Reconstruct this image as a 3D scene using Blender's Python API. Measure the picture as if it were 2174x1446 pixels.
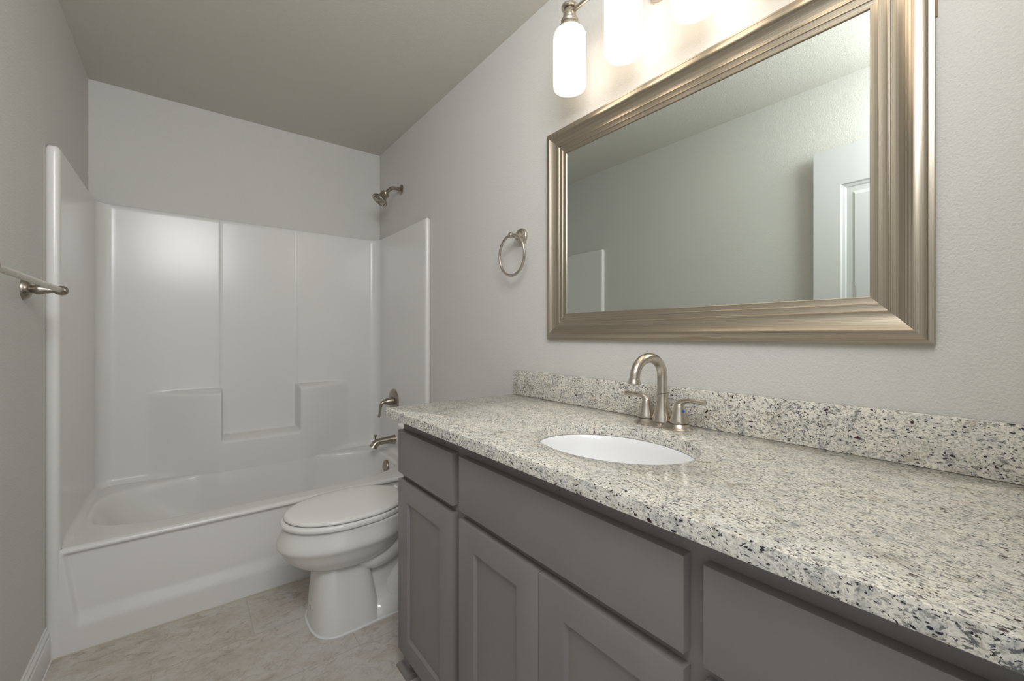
import bpy, bmesh, math, random
import numpy as np
from mathutils import Vector, Matrix, Quaternion

for o in list(bpy.data.objects):
    bpy.data.objects.remove(o)
sc = bpy.context.scene
COL = sc.collection
R = math.radians
PI = math.pi

# ------------------------------------------------------------------ camera
EYE = 1.165
YAW = math.atan2(694, 895)
cam = bpy.data.cameras.new('camera')
cam.sensor_fit = 'HORIZONTAL'
cam.sensor_width = 36.0
cam.lens = 895 / 2174 * 36.0
cam.shift_y = -12 / 2174
cam.clip_start = 0.01
cam_o = bpy.data.objects.new('camera', cam)
COL.objects.link(cam_o)
cam_o.location = (0, 0, EYE)
cam_o.rotation_euler = (R(90), 0, -YAW)
sc.camera = cam_o

# ------------------------------------------------------------------ world, exposure, photographer's flash
sc.view_settings.view_transform = 'Standard'
sc.view_settings.look = 'None'
sc.view_settings.gamma = 1.0
sc.view_settings.use_curve_mapping = False
sc.view_settings.exposure = 0.94
world = bpy.data.worlds.new('world')
sc.world = world
world.use_nodes = True
bg = world.node_tree.nodes['Background']
bg.inputs[0].default_value = (0.90, 0.95, 1.0, 1)      # daylight of the next room, through the doorway
bg.inputs[1].default_value = 0.55
fl = bpy.data.lights.new('flash', 'AREA')
fl.shape = 'RECTANGLE'
fl.size = 0.84
fl.size_y = 0.70
fl.energy = 13.5
fl.color = (0.955, 0.975, 1.0)
fl_o = bpy.data.objects.new('flash', fl)
COL.objects.link(fl_o)
fl_o.location = (0.06, -0.02, 2.20)
fl_o.rotation_euler = Vector((0.28, 1.0, -0.05)).to_track_quat('-Z', 'Y').to_euler()
SHADE_POWER = 1.3

# ------------------------------------------------------------------ room numbers
XL, XR, YB, YF, ZC = -0.393, 1.131, 3.045, -0.10, 2.48
TUBY = 2.206


# ------------------------------------------------------------------ node helpers
def new_mat(name):
    m = bpy.data.materials.new(name)
    m.use_nodes = True
    nt = m.node_tree
    b = nt.nodes['Principled BSDF']
    return m, nt, b


def nd(nt, t, **kw):
    n = nt.nodes.new(t)
    for k, v in kw.items():
        if k.startswith('i_'):
            n.inputs[k[2:].replace('_', ' ')].default_value = v
        else:
            setattr(n, k, v)
    return n


def lk(nt, a, b):
    nt.links.new(a, b)


def ramp(nt, fac, stops, interp='LINEAR'):
    r = nt.nodes.new('ShaderNodeValToRGB')
    r.color_ramp.interpolation = interp
    e = r.color_ramp.elements
    while len(e) < len(stops):
        e.new(0.5)
    for i, (p, c) in enumerate(stops):
        e[i].position = p
        e[i].color = (c, c, c, 1) if isinstance(c, (int, float)) else (*c, 1)
    lk(nt, fac, r.inputs[0])
    return r.outputs[0]


def mix(nt, fac, a, b, blend='MIX'):
    m = nt.nodes.new('ShaderNodeMix')
    m.data_type = 'RGBA'
    m.blend_type = blend
    for sock, v in ((m.inputs[0], fac), (m.inputs[6], a), (m.inputs[7], b)):
        if isinstance(v, (int, float)):
            sock.default_value = v
        elif isinstance(v, tuple):
            sock.default_value = (*v, 1)
        else:
            lk(nt, v, sock)
    return m.outputs[2]


def coords(nt, scale=(1, 1, 1), rot=(0, 0, 0), loc=(0, 0, 0), out='Object'):
    tc = nt.nodes.new('ShaderNodeTexCoord')
    mp = nt.nodes.new('ShaderNodeMapping')
    mp.inputs['Scale'].default_value = scale
    mp.inputs['Rotation'].default_value = rot
    mp.inputs['Location'].default_value = loc
    lk(nt, tc.outputs[out], mp.inputs[0])
    return mp.outputs[0]


def noise(nt, vec, scale, detail=3, rough=0.5, dist=0.0):
    n = nt.nodes.new('ShaderNodeTexNoise')
    n.inputs['Scale'].default_value = scale
    n.inputs['Detail'].default_value = detail
    n.inputs['Roughness'].default_value = rough
    n.inputs['Distortion'].default_value = dist
    lk(nt, vec, n.inputs['Vector'])
    return n.outputs[0]


def bump(nt, h, strength, distance, bsdf):
    b = nt.nodes.new('ShaderNodeBump')
    b.inputs['Strength'].default_value = strength
    b.inputs['Distance'].default_value = distance
    lk(nt, h, b.inputs['Height'])
    lk(nt, b.outputs[0], bsdf.inputs['Normal'])


def paint(name, col, rough, texture=None, var=0.0, spec=0.5):
    m, nt, b = new_mat(name)
    b.inputs['Base Color'].default_value = (*col, 1)
    b.inputs['Roughness'].default_value = rough
    b.inputs['Specular IOR Level'].default_value = spec
    v = coords(nt)
    if var:
        n = noise(nt, v, 2.5, 4)
        c = ramp(nt, n, [(0.3, tuple(x * (1 - var) for x in col)), (0.7, tuple(min(1, x * (1 + var)) for x in col))])
        lk(nt, c, b.inputs['Base Color'])
    if texture:
        sc_, st, di = texture
        n = noise(nt, v, sc_, 2, 0.45, 0.4)
        bump(nt, n, st, di, b)
    return m


# ------------------------------------------------------------------ materials
M = {}
M['wall'] = paint('wall_paint', (0.655, 0.642, 0.608), 0.6, (200, 0.50, 0.003), 0.012, 0.35)
M['ceiling'] = paint('ceiling_paint', (0.64, 0.618, 0.56), 0.75, (165, 0.50, 0.003), 0.012, 0.2)
M['trim'] = paint('white_trim_paint', (0.74, 0.735, 0.72), 0.35)
M['door'] = paint('white_door_paint', (0.63, 0.63, 0.62), 0.4)
M['gelcoat'] = paint('white_gelcoat', (0.78, 0.765, 0.74), 0.22, (14, 0.03, 0.002), 0.01)
M['china'] = paint('white_vitreous_china', (0.77, 0.755, 0.72), 0.06, None, 0.006)
M['seat'] = paint('white_seat_plastic', (0.84, 0.825, 0.79), 0.16, None, 0.006)
M['basin'] = paint('white_sink_china', (0.88, 0.88, 0.88), 0.08, None, 0.004)
M['caulk'] = paint('white_caulk', (0.76, 0.76, 0.75), 0.45, (160, 0.3, 0.002), 0.03)
M['old_caulk'] = paint('cream_caulk', (0.55, 0.50, 0.40), 0.5, (160, 0.3, 0.002), 0.15)
M['black'] = paint('dark_rubber_and_gap_shade', (0.03, 0.03, 0.03), 0.5, None, 0.2)
M['blue'] = paint('blue_marker', (0.01, 0.09, 0.42), 0.3, None, 0.05)
M['ink'] = paint('grey_green_ink', (0.22, 0.22, 0.16), 0.5, None, 0.1)
M['backing'] = paint('mirror_backing_board', (0.33, 0.22, 0.13), 0.7, (60, 0.2, 0.002), 0.15)


def cabinet_paint():
    m, nt, b = new_mat('taupe_grey_cabinet_paint')
    v = coords(nt, (30, 2, 2))
    n = noise(nt, v, 6, 3)
    c = ramp(nt, n, [(0.3, (0.234, 0.213, 0.203)), (0.7, (0.246, 0.224, 0.213))])
    lk(nt, c, b.inputs['Base Color'])
    b.inputs['Roughness'].default_value = 0.42
    v2 = coords(nt, (1, 1, 30))
    bump(nt, noise(nt, v2, 12, 2), 0.06, 0.002, b)
    return m


M['cabinet'] = cabinet_paint()


def brushed(name, col, rough, scale=(1, 1, 1)):
    m, nt, b = new_mat(name)
    v = coords(nt, scale)
    n = noise(nt, v, 30, 2)
    c = ramp(nt, n, [(0.25, tuple(x * 0.97 for x in col)), (0.75, tuple(x * 1.03 for x in col))])
    lk(nt, c, b.inputs['Base Color'])
    b.inputs['Metallic'].default_value = 1.0
    lk(nt, ramp(nt, n, [(0.3, rough * 0.95), (0.7, rough * 1.06)]), b.inputs['Roughness'])
    return m


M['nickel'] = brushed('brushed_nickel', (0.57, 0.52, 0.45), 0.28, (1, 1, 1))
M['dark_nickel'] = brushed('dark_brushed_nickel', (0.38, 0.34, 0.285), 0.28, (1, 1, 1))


def frame_mat():
    m, nt, b = new_mat('champagne_silver_brushed_frame')
    tc = nt.nodes.new('ShaderNodeTexCoord')
    mp = nt.nodes.new('ShaderNodeMapping')
    mp.inputs['Scale'].default_value = (0.12, 600, 1)
    lk(nt, tc.outputs['UV'], mp.inputs[0])
    n1 = noise(nt, mp.outputs[0], 1.0, 2, 0.6)
    mp2 = nt.nodes.new('ShaderNodeMapping')
    mp2.inputs['Scale'].default_value = (3, 1700, 1)
    lk(nt, tc.outputs['UV'], mp2.inputs[0])
    n2 = noise(nt, mp2.outputs[0], 1.0, 2)
    c1 = ramp(nt, n1, [(0.3, (0.345, 0.29, 0.215)), (0.52, (0.50, 0.44, 0.35)), (0.75, (0.64, 0.59, 0.51))])
    c2 = ramp(nt, n2, [(0.35, 0.80), (0.6, 1.0)])
    lk(nt, mix(nt, 0.8, c1, c2, 'MULTIPLY'), b.inputs['Base Color'])
    b.inputs['Metallic'].default_value = 0.9
    lk(nt, ramp(nt, n1, [(0.3, 0.34), (0.7, 0.26)]), b.inputs['Roughness'])
    bump(nt, n2, 0.06, 0.0006, b)
    return m


M['frame'] = frame_mat()


def mirror_mat():
    m, nt, b = new_mat('silvered_mirror_glass')
    b.inputs['Metallic'].default_value = 1.0
    b.inputs['Roughness'].default_value = 0.0
    v = coords(nt)
    c = ramp(nt, noise(nt, v, 3, 2), [(0.3, (0.80, 0.86, 0.825)), (0.7, (0.81, 0.87, 0.835))])
    lk(nt, c, b.inputs['Base Color'])
    return m


M['mirror'] = mirror_mat()


def shade_mat():
    m, nt, b = new_mat('lit_opal_glass')
    v = coords(nt)
    c = ramp(nt, noise(nt, v, 20, 2), [(0.3, (1.0, 0.83, 0.65)), (0.7, (1.0, 0.84, 0.67))])
    b.inputs['Base Color'].default_value = (0.85, 0.83, 0.80, 1)
    b.inputs['Roughness'].default_value = 0.2
    lk(nt, c, b.inputs['Emission Color'])
    b.inputs['Emission Strength'].default_value = SHADE_POWER
    return m


M['shade'] = shade_mat()


def granite():
    m, nt, b = new_mat('speckled_cream_granite')
    base = coords(nt, (1.25, 0.85, 1.0), (0, 0, R(14)))
    warp = nt.nodes.new('ShaderNodeTexNoise')
    warp.inputs['Scale'].default_value = 22
    warp.inputs['Detail'].default_value = 3
    lk(nt, base, warp.inputs['Vector'])
    vm = nt.nodes.new('ShaderNodeVectorMath')
    vm.operation = 'MULTIPLY_ADD'
    lk(nt, warp.outputs[1], vm.inputs[0])
    vm.inputs[1].default_value = (0.028, 0.028, 0.028)
    lk(nt, base, vm.inputs[2])
    wv = vm.outputs[0]
    long_v = nt.nodes.new('ShaderNodeVectorMath')
    long_v.operation = 'MULTIPLY'
    lk(nt, wv, long_v.inputs[0])
    long_v.inputs[1].default_value = (1.15, 0.75, 1.15)
    lv = long_v.outputs[0]
    # cream ground with grey, tan and pale clouds
    c = ramp(nt, noise(nt, wv, 16, 6, 0.62), [(0.32, (0.68, 0.665, 0.625)), (0.50, (0.80, 0.765, 0.68)), (0.70, (0.85, 0.80, 0.695))])
    g = ramp(nt, noise(nt, wv, 42, 6, 0.68), [(0.52, 0.0), (0.66, 0.75)])
    c = mix(nt, g, c, (0.40, 0.41, 0.40))
    t = ramp(nt, noise(nt, wv, 29, 6, 0.65, 0.6), [(0.56, 0.0), (0.70, 0.7)])
    c = mix(nt, t, c, (0.43, 0.36, 0.25))
    # fine grains
    f = ramp(nt, noise(nt, base, 260, 4, 0.65), [(0.34, 0.62), (0.5, 1.0), (0.66, 1.10)])
    c = mix(nt, 0.9, c, f, 'MULTIPLY')
    # grey wisps, gathered in drifts
    drift = ramp(nt, noise(nt, wv, 11, 3, 0.6), [(0.36, 0.25), (0.62, 1.0)])
    w = ramp(nt, noise(nt, lv, 190, 5, 0.72), [(0.535, 0.0), (0.585, 0.95)])
    c = mix(nt, mix(nt, 1.0, w, drift, 'MULTIPLY'), c, (0.13, 0.135, 0.14))
    # ragged dark flecks
    d1 = ramp(nt, noise(nt, lv, 250, 4, 0.62), [(0.595, 0.0), (0.62, 1.0)])
    c = mix(nt, d1, c, (0.045, 0.045, 0.055))
    # larger dark and garnet grains
    def grains(scale, size, keep, vec):
        vo = nt.nodes.new('ShaderNodeTexVoronoi')
        vo.feature = 'F1'
        vo.inputs['Scale'].default_value = scale
        lk(nt, vec, vo.inputs['Vector'])
        rag = noise(nt, wv, 190, 4, 0.7)
        dd = nt.nodes.new('ShaderNodeMath')
        dd.operation = 'MULTIPLY_ADD'
        lk(nt, rag, dd.inputs[0])
        dd.inputs[1].default_value = 0.55
        lk(nt, vo.outputs['Distance'], dd.inputs[2])
        d = ramp(nt, dd.outputs[0], [(size + 0.22, 1.0), (size + 0.27, 0.0)])
        sep = nt.nodes.new('ShaderNodeSeparateColor')
        lk(nt, vo.outputs['Color'], sep.inputs[0])
        k = ramp(nt, sep.outputs[0], [(keep, 1.0), (keep + 0.02, 0.0)])
        return mix(nt, 1.0, d, k, 'MULTIPLY')
    c = mix(nt, grains(140, 0.25, 0.34, lv), c, (0.03, 0.028, 0.038))
    c = mix(nt, grains(60, 0.21, 0.12, wv), c, (0.055, 0.020, 0.028))
    lk(nt, c, b.inputs['Base Color'])
    b.inputs['Roughness'].default_value = 0.16
    return m


M['granite'] = granite()


def floor_mat():
    m, nt, b = new_mat('marbled_stone_look_tile')
    v = coords(nt, (1, 1, 1), (0, 0, 0), (-0.518, -1.905, 0))
    br = nt.nodes.new('ShaderNodeTexBrick')
    br.offset = 0.5
    br.inputs['Scale'].default_value = 1.0
    br.inputs['Brick Width'].default_value = 0.61
    br.inputs['Row Height'].default_value = 0.305
    br.inputs['Mortar Size'].default_value = 0.0022
    br.inputs['Mortar Smooth'].default_value = 0.4
    br.inputs['Bias'].default_value = 0.0
    br.inputs['Color1'].default_value = (0.0, 0.0, 0.0, 1)
    br.inputs['Color2'].default_value = (1, 1, 1, 1)
    lk(nt, v, br.inputs['Vector'])
    # each tile its own piece of stone
    ofs = nt.nodes.new('ShaderNodeVectorMath')
    ofs.operation = 'MULTIPLY_ADD'
    lk(nt, br.outputs['Color'], ofs.inputs[0])
    ofs.inputs[1].default_value = (3.1, 1.7, 0.9)
    rv = coords(nt, (1.0, 1.45, 1.0), (0, 0, R(28)))
    lk(nt, rv, ofs.inputs[2])
    n1 = noise(nt, ofs.outputs[0], 5.5, 8, 0.62, 0.9)
    n2 = noise(nt, ofs.outputs[0], 17, 8, 0.7, 1.2)
    c = ramp(nt, n1, [(0.30, (0.49, 0.435, 0.38)), (0.44, (0.565, 0.52, 0.47)), (0.57, (0.62, 0.595, 0.56)), (0.72, (0.62, 0.55, 0.495))])
    v2 = ramp(nt, n2, [(0.34, (0.66, 0.60, 0.54)), (0.47, (0.98, 0.96, 0.94)), (0.7, (1.0, 1.0, 1.0))])
    c = mix(nt, 0.85, c, v2, 'MULTIPLY')
    # thin dark veins
    n3 = noise(nt, ofs.outputs[0], 10, 9, 0.72, 1.0)
    vein = ramp(nt, n3, [(0.482, 0.0), (0.498, 0.55), (0.514, 0.0)])
    c = mix(nt, vein, c, (0.36, 0.30, 0.245))
    c = mix(nt, br.outputs['Fac'], c, (0.47, 0.43, 0.38))
    lk(nt, c, b.inputs['Base Color'])
    b.inputs['Roughness'].default_value = 0.42
    bump(nt, br.outputs['Fac'], -0.4, 0.002, b)
    return m


M['floor'] = floor_mat()


# ------------------------------------------------------------------ mesh helpers
class MB:
    def __init__(self):
        self.v, self.f, self.uv = [], [], {}

    def add(self, verts, faces):
        o = len(self.v)
        self.v += [tuple(map(float, p)) for p in verts]
        self.f += [tuple(i + o for i in f) for f in faces]
        return o

    def box(self, a, b, bev=0.0, seg=2):
        bm = bmesh.new()
        bmesh.ops.create_cube(bm, size=1)
        for v in bm.verts:
            v.co = Vector([(a[i] + b[i]) / 2 + v.co[i] * (b[i] - a[i]) for i in range(3)])
        if bev:
            bmesh.ops.bevel(bm, geom=bm.edges[:], offset=bev, segments=seg, affect='EDGES', profile=0.5)
        bm.verts.index_update()
        self.add([v.co for v in bm.verts], [[v.index for v in f.verts] for f in bm.faces])
        bm.free()
        return self

    def loft(self, rings, cap0=True, cap1=True, closed=True):
        n = len(rings[0])
        vs = [p for r in rings for p in r]
        fs = []
        for i in range(len(rings) - 1):
            for j in range(n if closed else n - 1):
                k = (j + 1) % n
                fs.append((i * n + j, i * n + k, (i + 1) * n + k, (i + 1) * n + j))
        if cap0:
            fs.append(tuple(reversed(range(n))))
        if cap1:
            fs.append(tuple((len(rings) - 1) * n + j for j in range(n)))
        self.add(vs, fs)
        return self

    def lathe(self, prof, origin, axis=(0, 0, 1), n=40, cap0=True, cap1=True):
        q = Vector((0, 0, 1)).rotation_difference(Vector(axis).normalized())
        o = Vector(origin)
        rings = []
        for r, h in prof:
            rings.append([o + q @ Vector((max(r, 1e-5) * math.cos(2 * PI * j / n), max(r, 1e-5) * math.sin(2 * PI * j / n), h)) for j in range(n)])
        return self.loft(rings, cap0, cap1)

    def tube(self, pts, rad, n=20, flat=None, up=None, closed=False):
        pts = [Vector(p) for p in pts]
        m = len(pts)
        if isinstance(rad, (int, float)):
            rad = [rad] * m
        if flat is None:
            flat = [1.0] * m
        elif isinstance(flat, (int, float)):
            flat = [flat] * m
        tan = []
        for i in range(m):
            if closed:
                t = pts[(i + 1) % m] - pts[i - 1]
            else:
                t = pts[min(i + 1, m - 1)] - pts[max(i - 1, 0)]
            tan.append(t.normalized())
        u = Vector(up) if up else (Vector((0, 0, 1)) if abs(tan[0].z) < 0.9 else Vector((1, 0, 0)))
        rings = []
        for i in range(m):
            t = tan[i]
            u = (u - t * u.dot(t)).normalized()
            w = t.cross(u)
            rings.append([pts[i] + u * (rad[i] * flat[i] * math.cos(2 * PI * j / n)) + w * (rad[i] * math.sin(2 * PI * j / n)) for j in range(n)])
        if closed:
            rings.append(rings[0])
            return self.loft(rings, False, False)
        return self.loft(rings)

    def grid(self, P):
        r, c = len(P), len(P[0])
        self.add([p for row in P for p in row],
                 [(i * c + j, i * c + j + 1, (i + 1) * c + j + 1, (i + 1) * c + j) for i in range(r - 1) for j in range(c - 1)])
        return self


WLOC = {}


def link(name, mb, mat, parent=None, loc=None, angle=38, weld=True):
    """mesh object from world-space vertices; its origin is its parent's, or loc"""
    base = Vector(WLOC[parent.name]) if parent else Vector(loc if loc else (0, 0, 0))
    me = bpy.data.meshes.new(name)
    me.from_pydata([tuple(Vector(p) - base) for p in mb.v], [], mb.f)
    if mb.uv:
        ul = me.uv_layers.new(name='UVMap')
        for p in me.polygons:
            for li, vi in zip(p.loop_indices, p.vertices):
                ul.data[li].uv = mb.uv.get((p.index, vi), (0, 0))
    bm = bmesh.new()
    bm.from_mesh(me)
    if weld:
        bmesh.ops.remove_doubles(bm, verts=bm.verts[:], dist=2e-5)
    bmesh.ops.recalc_face_normals(bm, faces=bm.faces[:])
    bm.to_mesh(me)
    bm.free()
    for p in me.polygons:
        p.use_smooth = True
    me.set_sharp_from_angle(angle=R(angle))
    me.materials.append(mat)
    o = bpy.data.objects.new(name, me)
    COL.objects.link(o)
    if parent:
        o.parent = parent
    else:
        o.location = base
    WLOC[o.name] = tuple(base)
    return o


def thing(name, label, cat, loc, group=None):
    o = bpy.data.objects.new(name, None)
    o.empty_display_size = 0.05
    COL.objects.link(o)
    o.location = loc
    WLOC[o.name] = tuple(loc)
    return tag(o, label, cat, group)


def tag(o, label, cat, group=None):
    o['label'] = label
    o['category'] = cat
    if group:
        o['group'] = group
    return o


def struct(name, mb, mat, parent=None, label=None, angle=38):
    o = link(name, mb, mat, parent, angle=angle)
    if not parent:
        o['kind'] = 'structure'
    if label:
        o['label'] = label
    return o


def copy_tree(o, parent=None):
    c = o.copy()
    COL.objects.link(c)
    if parent:
        c.parent = parent
    for ch in list(o.children):
        copy_tree(ch, c)
    return c


def spline(pts, per=6, extra=None):
    """Catmull-Rom through pts; extra lists (radii, flattenings) are interpolated along"""
    P = [Vector(p) for p in pts]
    out, ex = [], [[] for _ in (extra or [])]
    for i in range(len(P) - 1):
        a, b, c, d = P[max(i - 1, 0)], P[i], P[i + 1], P[min(i + 2, len(P) - 1)]
        for k in range(per):
            t = k / per
            out.append(0.5 * (2 * b + (c - a) * t + (2 * a - 5 * b + 4 * c - d) * t * t + (3 * b - a - 3 * c + d) * t ** 3))
            for e, src in zip(ex, extra or []):
                e.append(src[i] + (src[i + 1] - src[i]) * t)
    out.append(P[-1])
    for e, src in zip(ex, extra or []):
        e.append(src[-1])
    return (out, *ex) if extra else out


def smooth(a, b, x):
    t = np.clip((np.asarray(x, float) - a) / (b - a), 0, 1)
    return t * t * (3 - 2 * t)


# ------------------------------------------------------------------ room shell
T = 0.10
HALL = -1.3
struct('floor', MB().box((XL - T, HALL, -0.10), (XR + T, YB + T, 0.0)), M['floor'], label='marbled beige stone look tile floor')
struct('ceiling', MB().box((XL - T, YF - 0.12, ZC), (XR + T, YB + T, ZC + 0.10)), M['ceiling'], label='grey beige textured ceiling')
struct('wall_back', MB().box((XL - T, YB, 0), (XR + T, YB + T, ZC)), M['wall'], label='grey beige wall above the tub surround')
struct('wall_left', MB().box((XL - T, YF - 0.12, 0), (XL, YB, ZC)), M['wall'], label='grey beige wall with the towel bar')
struct('wall_right', MB().box((XR, YF - 0.12, 0), (XR + T, YB, ZC)), M['wall'], label='grey beige wall with the framed mirror')
DX0, DX1, DZ = -0.355, 0.405, 2.12
wf = MB()
wf.box((XL, YF - 0.12, 0), (DX0, YF, ZC))
wf.box((DX1, YF - 0.12, 0), (XR, YF, ZC))
wf.box((DX0, YF - 0.12, DZ), (DX1, YF, ZC))
struct('wall_front', wf, M['wall'], label='grey beige wall around the entry doorway')


def base_profile():
    return [(0, 0), (0.014, 0), (0.014, 0.082), (0.0125, 0.088), (0.010, 0.090), (0.010, 0.094), (0.0115, 0.099), (0.0105, 0.106), (0.007, 0.110),
            (0.005, 0.113), (0.005, 0.119), (0.003, 0.122), (0, 0.122)]


bl = MB()
bl.loft([[(XL + d, y, z) for d, z in base_profile()] for y in (0.80, 2.206)])
struct('baseboard_left', bl, M['trim'], label='white moulded baseboard on the towel bar wall', angle=20)
cb = MB().tube([(XL + 0.0145, 0.80, 0.001), (XL + 0.0145, 2.2, 0.001)], 0.0025, 8)
struct('trim_1', cb, M['caulk'], label='thin white caulk line under the baseboard')
br_ = MB()
br_.loft([[(XR - d, y, z) for d, z in base_profile()] for y in (1.41, 2.206)])
struct('baseboard_right', br_, M['trim'], label='white moulded baseboard behind the toilet', angle=20)

# open door leaf lying along the left wall, seen in the mirror
dm = MB()
dx0, dx1 = XL + 0.030, XL + 0.065
dy0, dy1, dz0, dz1 = 0.058, 0.772, 0.010, 2.105
panels = [(dy0 + 0.115, dy1 - 0.115, 0.20, 0.92), (dy0 + 0.115, dy1 - 0.115, 1.06, 1.915)]


def rect_ring(x, y0, y1, z0, z1):
    return [(x, y0, z0), (x, y1, z0), (x, y1, z1), (x, y0, z1)]


def door_face(mb, xf, sgn):
    """a face of stiles and rails at x=xf with stepped sunk panels; sgn: +1 when it looks to +x"""
    y0s, y1s = panels[0][0], panels[0][1]
    strips = [(dy0, y0s, dz0, dz1), (y1s, dy1, dz0, dz1), (y0s, y1s, dz0, panels[0][2]), (y0s, y1s, panels[0][3], panels[1][2]), (y0s, y1s, panels[1][3], dz1)]
    for a, b, c, d in strips:
        mb.add(rect_ring(xf, a, b, c, d), [(0, 1, 2, 3)])
    for (a, b, c, d) in panels:
        rs = []
        for ins, dep in ((0, 0), (0.006, 0.006), (0.016, 0.008), (0.022, 0.012), (0.045, 0.012), (0.062, 0.005)):
            rs.append(rect_ring(xf - sgn * dep, a + ins, b - ins, c + ins, d - ins))
        mb.loft(rs, False, True)


door_face(dm, dx1, 1)
door_face(dm, dx0, -1)
for ring in ([(dx0, dy0, dz0), (dx1, dy0, dz0), (dx1, dy0, dz1), (dx0, dy0, dz1)], [(dx0, dy1, dz0), (dx1, dy1, dz0), (dx1, dy1, dz1), (dx0, dy1, dz1)],
             [(dx0, dy0, dz0), (dx1, dy0, dz0), (dx1, dy1, dz0), (dx0, dy1, dz0)], [(dx0, dy0, dz1), (dx1, dy0, dz1), (dx1, dy1, dz1), (dx0, dy1, dz1)]):
    dm.add(ring, [(0, 1, 2, 3)])
door = struct('door_1', dm, M['door'], label='white panelled door standing open along the wall', angle=20)
for p_ in door.data.polygons:
    p_.use_smooth = False
kn = MB().lathe([(0.032, 0), (0.032, 0.004), (0.026, 0.008), (0.012, 0.012), (0.011, 0.030), (0.022, 0.038), (0.027, 0.048), (0.024, 0.058), (0.012, 0.063), (0, 0.064)],
                (dx1, 0.71, 0.93), (1, 0, 0))
link('door_knob', kn, M['nickel'], door)
hm = MB()
for hz in (0.25, 1.05, 1.85):
    hm.tube([(dx1 - 0.005, dy0 - 0.006, hz - 0.045), (dx1 - 0.005, dy0 - 0.006, hz + 0.045)], 0.006, 12)
link('hinge', hm, M['nickel'], door)
cs = MB()
for a, b, c, d in ((DX1, DX1 + 0.057, 0, DZ + 0.057), (DX0, DX1 + 0.057, DZ, DZ + 0.057)):
    cs.box((a, YF, c), (b, YF + 0.014, d), 0.004)
struct('trim_2', cs, M['trim'], label='white casing around the entry doorway')

# ------------------------------------------------------------------ tub and shower unit
unit = thing('tub_shower_unit', 'white moulded tub and shower surround filling the far end of the room', 'bathtub', (0.369, 2.62, 0))
XI0, XI1, YI = -0.357, 1.100, 3.010
CXT, HALFC, PROT = 0.3685, 0.2035, 0.11
path = []
YFR = 2.236
path += [(-0.3925, 2.208), (-0.388, 2.202), (-0.378, 2.199), (-0.368, 2.199), (-0.361, 2.203), (-0.3575, 2.211), (XI0, 2.222)]
path += [(XI0, y) for y in np.linspace(2.24, 2.945, 26)]
for k in range(1, 11):
    a = PI - k / 10 * PI / 2
    path.append((XI0 + 0.065 + 0.065 * math.cos(a), YI - 0.065 + 0.065 * math.sin(a)))
xs = set(np.round(np.linspace(XI0 + 0.075, XI1 - 0.075, 110), 4))
for c in (CXT - HALFC, CXT + HALFC):
    xs |= set(np.round(np.arange(c - 0.022, c + 0.0221, 0.002), 4))
xs = sorted(xs)
path += [(x, YI) for x in xs]
for k in range(0, 11):
    a = PI / 2 - k / 10 * PI / 2
    path.append((XI1 - 0.065 + 0.065 * math.cos(a), YI - 0.065 + 0.065 * math.sin(a)))
path += [(XI1, y) for y in np.linspace(2.94, YFR + 0.04, 24)]
path += [(XI1, YFR + 0.016), (XI1 + 0.0005, YFR + 0.005), (XI1 + 0.004, YFR - 0.003), (XI1 + 0.010, YFR - 0.007), (XI1 + 0.018, YFR - 0.007), (XI1 + 0.026, YFR - 0.004), (XI1 + 0.030, YFR + 0.002)]
P2 = np.array(path)
tg = np.gradient(P2, axis=0)
tg /= np.linalg.norm(tg, axis=1)[:, None]
nout = np.stack([-tg[:, 1], tg[:, 0]], 1)

SH1, SH2, WSH = 0.852, 0.578, 0.038
zr = set(np.round(np.concatenate([np.linspace(0.0, 0.33, 8), np.linspace(0.340, 0.43, 16), np.linspace(0.445, 1.82, 80)]), 4))
for z0 in (SH1, SH2):
    zr |= set(np.round([z0 - WSH * (k / 18) ** 2.6 for k in range(19)] + [z0 + 0.0012 * k for k in range(1, 11)], 4))
zr = sorted(zr)


def ledge(z, z0):
    q = np.clip((z0 - z) / WSH, 0, 1)
    return 1 - (1 - q) ** 3.4


def bulge(x, z):
    dx = np.abs(x - CXT)
    s = np.clip((dx - HALFC) / 0.325, 0, 1)
    B = PROT * (1 - s ** 1.4) ** 1.3
    wo = smooth(HALFC - 0.012, HALFC + 0.004, dx)
    b = wo * B * ledge(z, SH1) + (1 - wo) * PROT * ledge(z, SH2)
    for z0, w_ in ((SH1, wo * B / PROT), (SH2, 1 - wo)):               # fillet where the ledge meets the wall
        b += w_ * 0.010 * (max(0.0, 1 - (z - z0) / 0.010) ** 2 if z > z0 else float(1 - ledge(z, z0)))
    b -= 0.0035 * (1 - wo) * smooth(SH2, SH2 + 0.012, z)
    b -= 0.004 * np.exp(-((dx - HALFC) / 0.004) ** 2) * smooth(SH1 - 0.25, SH1, z)
    return b


rows = []
back = (P2[:, 1] > YI - 1e-6)
for z in zr:
    y = P2[:, 1].copy()
    y[back] -= bulge(P2[back, 0], z)
    fl_ = 0.022 * max(0.0, min(1.0, (0.418 - z) / 0.033)) ** 2      # fillet into the deck
    fw = fl_ * smooth(2.25, 2.30, P2[:, 1])
    fw = fw * (1 - smooth(0.0, 0.05, YI - y) * back)
    rows.append([(P2[i, 0] - nout[i, 0] * fw[i], y[i] - nout[i, 1] * fw[i], z) for i in range(len(P2))])
for z, off in ((1.832, 0.0), (1.839, 0.0015), (1.844, 0.005), (1.846, 0.010), (1.8465, 0.034)):
    y = P2[:, 1].copy()
    y[back] -= bulge(P2[back, 0], z)
    row = []
    for i in range(len(P2)):
        px = min(max(P2[i, 0] + nout[i, 0] * off, XL + 0.0005), XR - 0.0005)
        py = min(y[i] + nout[i, 1] * off, YB - 0.0005)
        row.append((px, py, z))
    rows.append(row)
sur = MB().grid(rows)
link('surround', sur, M['gelcoat'], unit, angle=50)

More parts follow.
